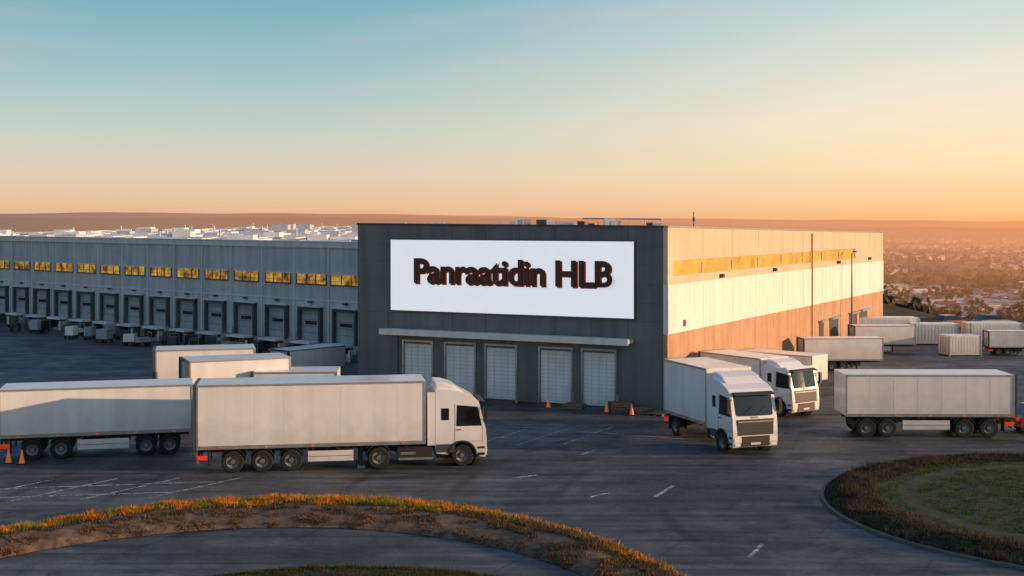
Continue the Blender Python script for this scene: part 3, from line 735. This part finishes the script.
# markings
b=MB()
def stripe(p0,p1,w=.13,z=.008):
    p0=Vector(p0);p1=Vector(p1);d=(p1-p0).normalized();n=Vector((-d.y,d.x))*w/2
    b.add([(*(p0-n),z),(*(p1-n),z),(*(p1+n),z),(*(p0+n),z)],[(0,1,2,3)],'line')
stripe((5.9,52.7),(6.9,54.9),.18); stripe((8.0,43.2),(8.8,45.0),.15); stripe((3.2,52.6),(4.0,53.4),.18); stripe((.2,56.6),(1.1,57.2),.17)
stripe((12.5,66),(14.5,68.5),.10); stripe((-1.5,66.8),(.2,67.2),.14); stripe((3.4,62.2),(4.2,63.6),.12)
for i in range(4):
    x=-23+i*2.7; stripe((x,51.6+i*.28),(x+2.9,56.3+i*.1),.12)
stripe((-25,53.7),(-13,55.7),.12,.012); stripe((-25,51.9),(-14,53.6),.12,.012)
for i in range(5): stripe((-7+i*2.4,63.5+i*.4),(-4.0+i*2.4,69+i*.4),.07)
stripe((-4,72.4),(9,66.6),.08)
b.obj('road_markings')

# ------------------------------------------------------------ planted islands
grassm=attr_mat('grass_blades',.8,False,.3)
def ell(c,a,b_,th): return (c[0]+a*math.cos(th),c[1]+b_*math.sin(th))
def ring(name,co,ao,bo,ci,ai,bi,hf,k,n=160,m=10):
    vs=[];fs=[]
    for j in range(m+1):
        t=j/m
        for i in range(n):
            th=2*math.pi*i/n; p=ell(ci,ai,bi,th); q=ell(co,ao,bo,th)
            x=p[0]+(q[0]-p[0])*t; y=p[1]+(q[1]-p[1])*t
            vs.append((x,y,hf(t,x,y)))
    for j in range(m):
        for i in range(n): a=j*n+i;b2=j*n+(i+1)%n; fs.append((a,b2,b2+n,a+n))
    g=MB(); g.add(vs,fs,k); return g
def grass(name,sampler,n,h0,h1,palette,blades=5,spread=.12,w=.02):
    vs=[];fs=[];cs=[]
    for i in range(n):
        s=sampler()
        if s is None: continue
        x,y,z,u=s; pal,hm=palette(u,x,y); hh=hm*random.uniform(h0,h1)*(.6+1.2*abs(mnoise.noise((x*.9,y*.9,2))))
        for k in range(blades):
            a=random.uniform(0,6.28); r=random.uniform(0,spread); bx=x+r*math.cos(a); by=y+r*math.sin(a)
            a2=random.uniform(0,6.28); dx=math.cos(a2)*w; dy=math.sin(a2)*w; le=random.uniform(.1,.8)*hh; h=hh*random.uniform(.4,1.1)
            o=len(vs); vs+= [(bx-dx,by-dy,z-.03),(bx+dx,by+dy,z-.03),(bx+math.cos(a)*le,by+math.sin(a)*le,z+h)]
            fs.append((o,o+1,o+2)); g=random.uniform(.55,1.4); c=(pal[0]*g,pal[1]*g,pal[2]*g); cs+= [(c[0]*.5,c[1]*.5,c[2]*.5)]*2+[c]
    return colmesh(name,vs,fs,cs,grassm)
C1=(-8.2,33.4);A1,B1=14.7,18.3; C1i=(-8.2,33);A1i,B1i=12.6,14.4
def h1(t,x,y): return .02+.10*ss(0,.06,t)*(1 if t<1 else 0)+(.26*math.sin(math.pi*min(1,t*1.0))**.8 if 0<t<1 else 0)*(.8+.8*mnoise.noise((x*.35,y*.35,1)))
g=ring('x',C1,A1,B1,C1i,A1i,B1i,h1,'soil',200,14); berm=g.obj('grass_berm',smooth=True)
def samp1():
    th=random.uniform(0,math.pi); t=random.random()
    if random.random()<.4: t=random.uniform(.58,.97)
    p=ell(C1i,A1i,B1i,th); q=ell(C1,A1,B1,th); x=p[0]+(q[0]-p[0])*t; y=p[1]+(q[1]-p[1])*t
    if t<.55 and mnoise.noise((x*1.1,y*1.1,6))<.0: return None
    return x,y,h1(t,x,y),t
def pal1(t,x,y):
    n=mnoise.noise((x*.5,y*.5,3)); m2=mnoise.noise((x*1.3,y*1.3,13))
    fade=ss(-5,2.5,x+1.5*n)          # the planting thins out to dry grass on the right
    if t>.56+.15*n+.2*fade and random.random()>fade*.75:
        return (random.choice([(.85,.33,.035),(.78,.28,.03),(.85,.48,.06),(.60,.15,.03)] if m2>-.05 else [(.36,.31,.05),(.22,.24,.05),(.55,.33,.05)]),1.15)
    if t>.3: return (random.choice([(.28,.17,.09),(.17,.12,.075),(.10,.08,.055)]),.7)
    return (random.choice([(.22,.13,.08),(.12,.09,.06),(.34,.16,.07)]),.55)
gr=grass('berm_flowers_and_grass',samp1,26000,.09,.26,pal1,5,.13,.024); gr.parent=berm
def kerb(name,c,a,b_,w,h,parent,n=180):
    g=MB(); vs=[];fs=[]
    for i in range(n):
        th=2*math.pi*i/n
        for (d,z) in((0,0),(0,h),(w,h),(w,0)):
            x,y=ell(c,a+d,b_+d,th); vs.append((x,y,z+.005))
    for i in range(n):
        j=(i+1)%n
        for k in range(3): fs.append((4*i+k,4*j+k,4*j+k+1,4*i+k+1))
    g.add(vs,fs,'kerb'); g.obj(name,parent)
kerb('kerb',C1,A1,B1,.14,.10,berm); 
def disc(name,c,a,b_,hf,k):
    g=ring('d',c,a,b_,c,.01,.01,hf,k,120,12); return g.obj(name,smooth=True)
C2=(-5,32.6);A2,B2=9.6,9.4
h2=lambda t,x,y: .03+.12*(1-ss(.93,1,t))+.04*mnoise.noise((x,y,1))
lawn=disc('lawn',C2,A2,B2,h2,'lawn')
def samp2():
    th=random.uniform(0.1,math.pi-.1); t=math.sqrt(random.uniform(.4,1)); x,y=ell(C2,A2*t,B2*t,th); return x,y,h2(t,x,y),t
pal2=lambda u,x,y: (random.choice([(.07,.10,.025),(.09,.10,.03),(.12,.08,.03),(.05,.08,.02)]),1)
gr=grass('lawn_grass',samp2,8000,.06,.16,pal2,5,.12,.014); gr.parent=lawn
C3=(23.6,50.4);A3=11.0
def h3(t,x,y):
    return .02+.12*(1-ss(.985,1,t))+(.22*math.sin(math.pi*ss(.78,1,t)))*(.8+.8*mnoise.noise((x*.6,y*.6,5)))+.25*(1-t)
g=ring('d',C3,A3,A3,C3,.01,.01,h3,'lawn',200,40); isl=g.obj('traffic_island',smooth=True)
kerb('kerb',C3,A3,A3,.14,.10,isl)
def samp3():
    th=random.uniform(0,2*math.pi); t=math.sqrt(random.uniform(.0,1)) if random.random()<.6 else random.uniform(.80,.99)
    x,y=ell(C3,A3*t,A3*t,th); 
    if x>21.5+ (y-40)*.2+6: return None
    if .66<t<.73: return None
    return x,y,h3(t,x,y),t
def pal3(t,x,y):
    n=mnoise.noise((x*.4,y*.4,8))
    if t>.81+.03*n: return (random.choice([(.14,.10,.07),(.09,.075,.055),(.18,.12,.08),(.06,.05,.04),(.05,.05,.035)]),1.0)
    return (random.choice([(.06,.11,.025),(.08,.11,.025),(.04,.08,.02),(.10,.10,.03)]),.6)
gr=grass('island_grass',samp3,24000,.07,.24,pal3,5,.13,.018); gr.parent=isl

# ------------------------------------------------------------ light
SUN_AZ=Vector((1,-.18)).normalized(); EL=9.5
sd3=Vector((SUN_AZ.x*math.cos(R(EL)),SUN_AZ.y*math.cos(R(EL)),math.sin(R(EL))))
l=bpy.data.lights.new('sun','SUN'); l.energy=5.0; l.angle=R(.5); l.color=(1,.62,.34)
lo=bpy.data.objects.new('sun',l); COL.objects.link(lo); lo.rotation_euler=sd3.to_track_quat('Z','Y').to_euler(); lo.location=(60,0,40)
w=bpy.data.worlds.new('World'); scene.world=w; w.use_nodes=True; nt=w.node_tree; N=nt.nodes; L=nt.links
for n_ in list(N): N.remove(n_)
out=N.new('ShaderNodeOutputWorld')
sky=N.new('ShaderNodeTexSky'); sky.sky_type='NISHITA'; sky.sun_disc=False; sky.sun_elevation=R(EL); sky.sun_rotation=math.atan2(SUN_AZ.x,SUN_AZ.y); sky.dust_density=2.0
tc=N.new('ShaderNodeTexCoord'); sp=N.new('ShaderNodeSeparateXYZ'); L.new(tc.outputs['Generated'],sp.inputs[0])
def s2l(c): return tuple(((v/255)/12.92 if v/255<=.04045 else ((v/255+.055)/1.055)**2.4) for v in c)+(1,)
def ramp(stops):
    r=N.new('ShaderNodeValToRGB'); e=r.color_ramp.elements
    e[0].position=stops[0][0]; e[0].color=s2l(stops[0][1]); e[1].position=stops[-1][0]; e[1].color=s2l(stops[-1][1])
    for p,c in stops[1:-1]: k=e.new(p); k.color=s2l(c)
    L.new(sp.outputs['Z'],r.inputs[0]); return r.outputs[0]
cool=ramp([(0,(226,176,142)),(.012,(234,192,158)),(.035,(224,206,182)),(.065,(200,208,196)),(.10,(170,198,198)),(.17,(120,172,190)),(.35,(112,146,176)),(1,(92,124,168))])
warm=ramp([(0,(254,186,122)),(.012,(255,206,148)),(.04,(255,226,180)),(.075,(253,234,204)),(.11,(236,230,212)),(.17,(196,216,216)),(.35,(140,160,178)),(1,(92,124,168))])
mr=N.new('ShaderNodeMapRange'); mr.interpolation_type='SMOOTHSTEP'; mr.inputs[1].default_value=-.2; mr.inputs[2].default_value=.40; L.new(sp.outputs['X'],mr.inputs[0])
mx=N.new('ShaderNodeMix'); mx.data_type='RGBA'; L.new(mr.outputs[0],mx.inputs[0]); L.new(cool,mx.inputs[6]); L.new(warm,mx.inputs[7])
mp=N.new('ShaderNodeMapping'); mp.inputs['Scale'].default_value=(3,3,26); L.new(tc.outputs['Generated'],mp.inputs['Vector'])
cn=N.new('ShaderNodeTexNoise'); cn.inputs['Scale'].default_value=1.6; cn.inputs['Detail'].default_value=7; cn.inputs['Roughness'].default_value=.55; L.new(mp.outputs[0],cn.inputs['Vector'])
cr=N.new('ShaderNodeMapRange'); cr.inputs[1].default_value=.52; cr.inputs[2].default_value=.8; cr.inputs[3].default_value=0; cr.inputs[4].default_value=.18; L.new(cn.outputs['Fac'],cr.inputs[0])
mc=N.new('ShaderNodeMix'); mc.data_type='RGBA'; L.new(cr.outputs[0],mc.inputs[0]); L.new(mx.outputs[2],mc.inputs[6]); mc.inputs[7].default_value=s2l((240,205,180))
b1=N.new('ShaderNodeBackground'); b1.inputs[1].default_value=1.0; L.new(mc.outputs[2],b1.inputs[0])
b2=N.new('ShaderNodeBackground'); b2.inputs[1].default_value=.004; L.new(sky.outputs[0],b2.inputs[0])
ad=N.new('ShaderNodeAddShader'); L.new(b1.outputs[0],ad.inputs[0]); L.new(b2.outputs[0],ad.inputs[1]); L.new(ad.outputs[0],out.inputs[0])

cam=bpy.data.cameras.new('camera'); co=bpy.data.objects.new('camera',cam); COL.objects.link(co)
co.location=(0,0,11.4); co.rotation_euler=(R(90),0,0); cam.lens=45; cam.sensor_width=36; cam.shift_y=-68/1024; cam.clip_end=80000; cam.clip_start=.5
scene.camera=co
scene.view_settings.view_transform='Standard'; scene.view_settings.look='None'; scene.view_settings.exposure=0
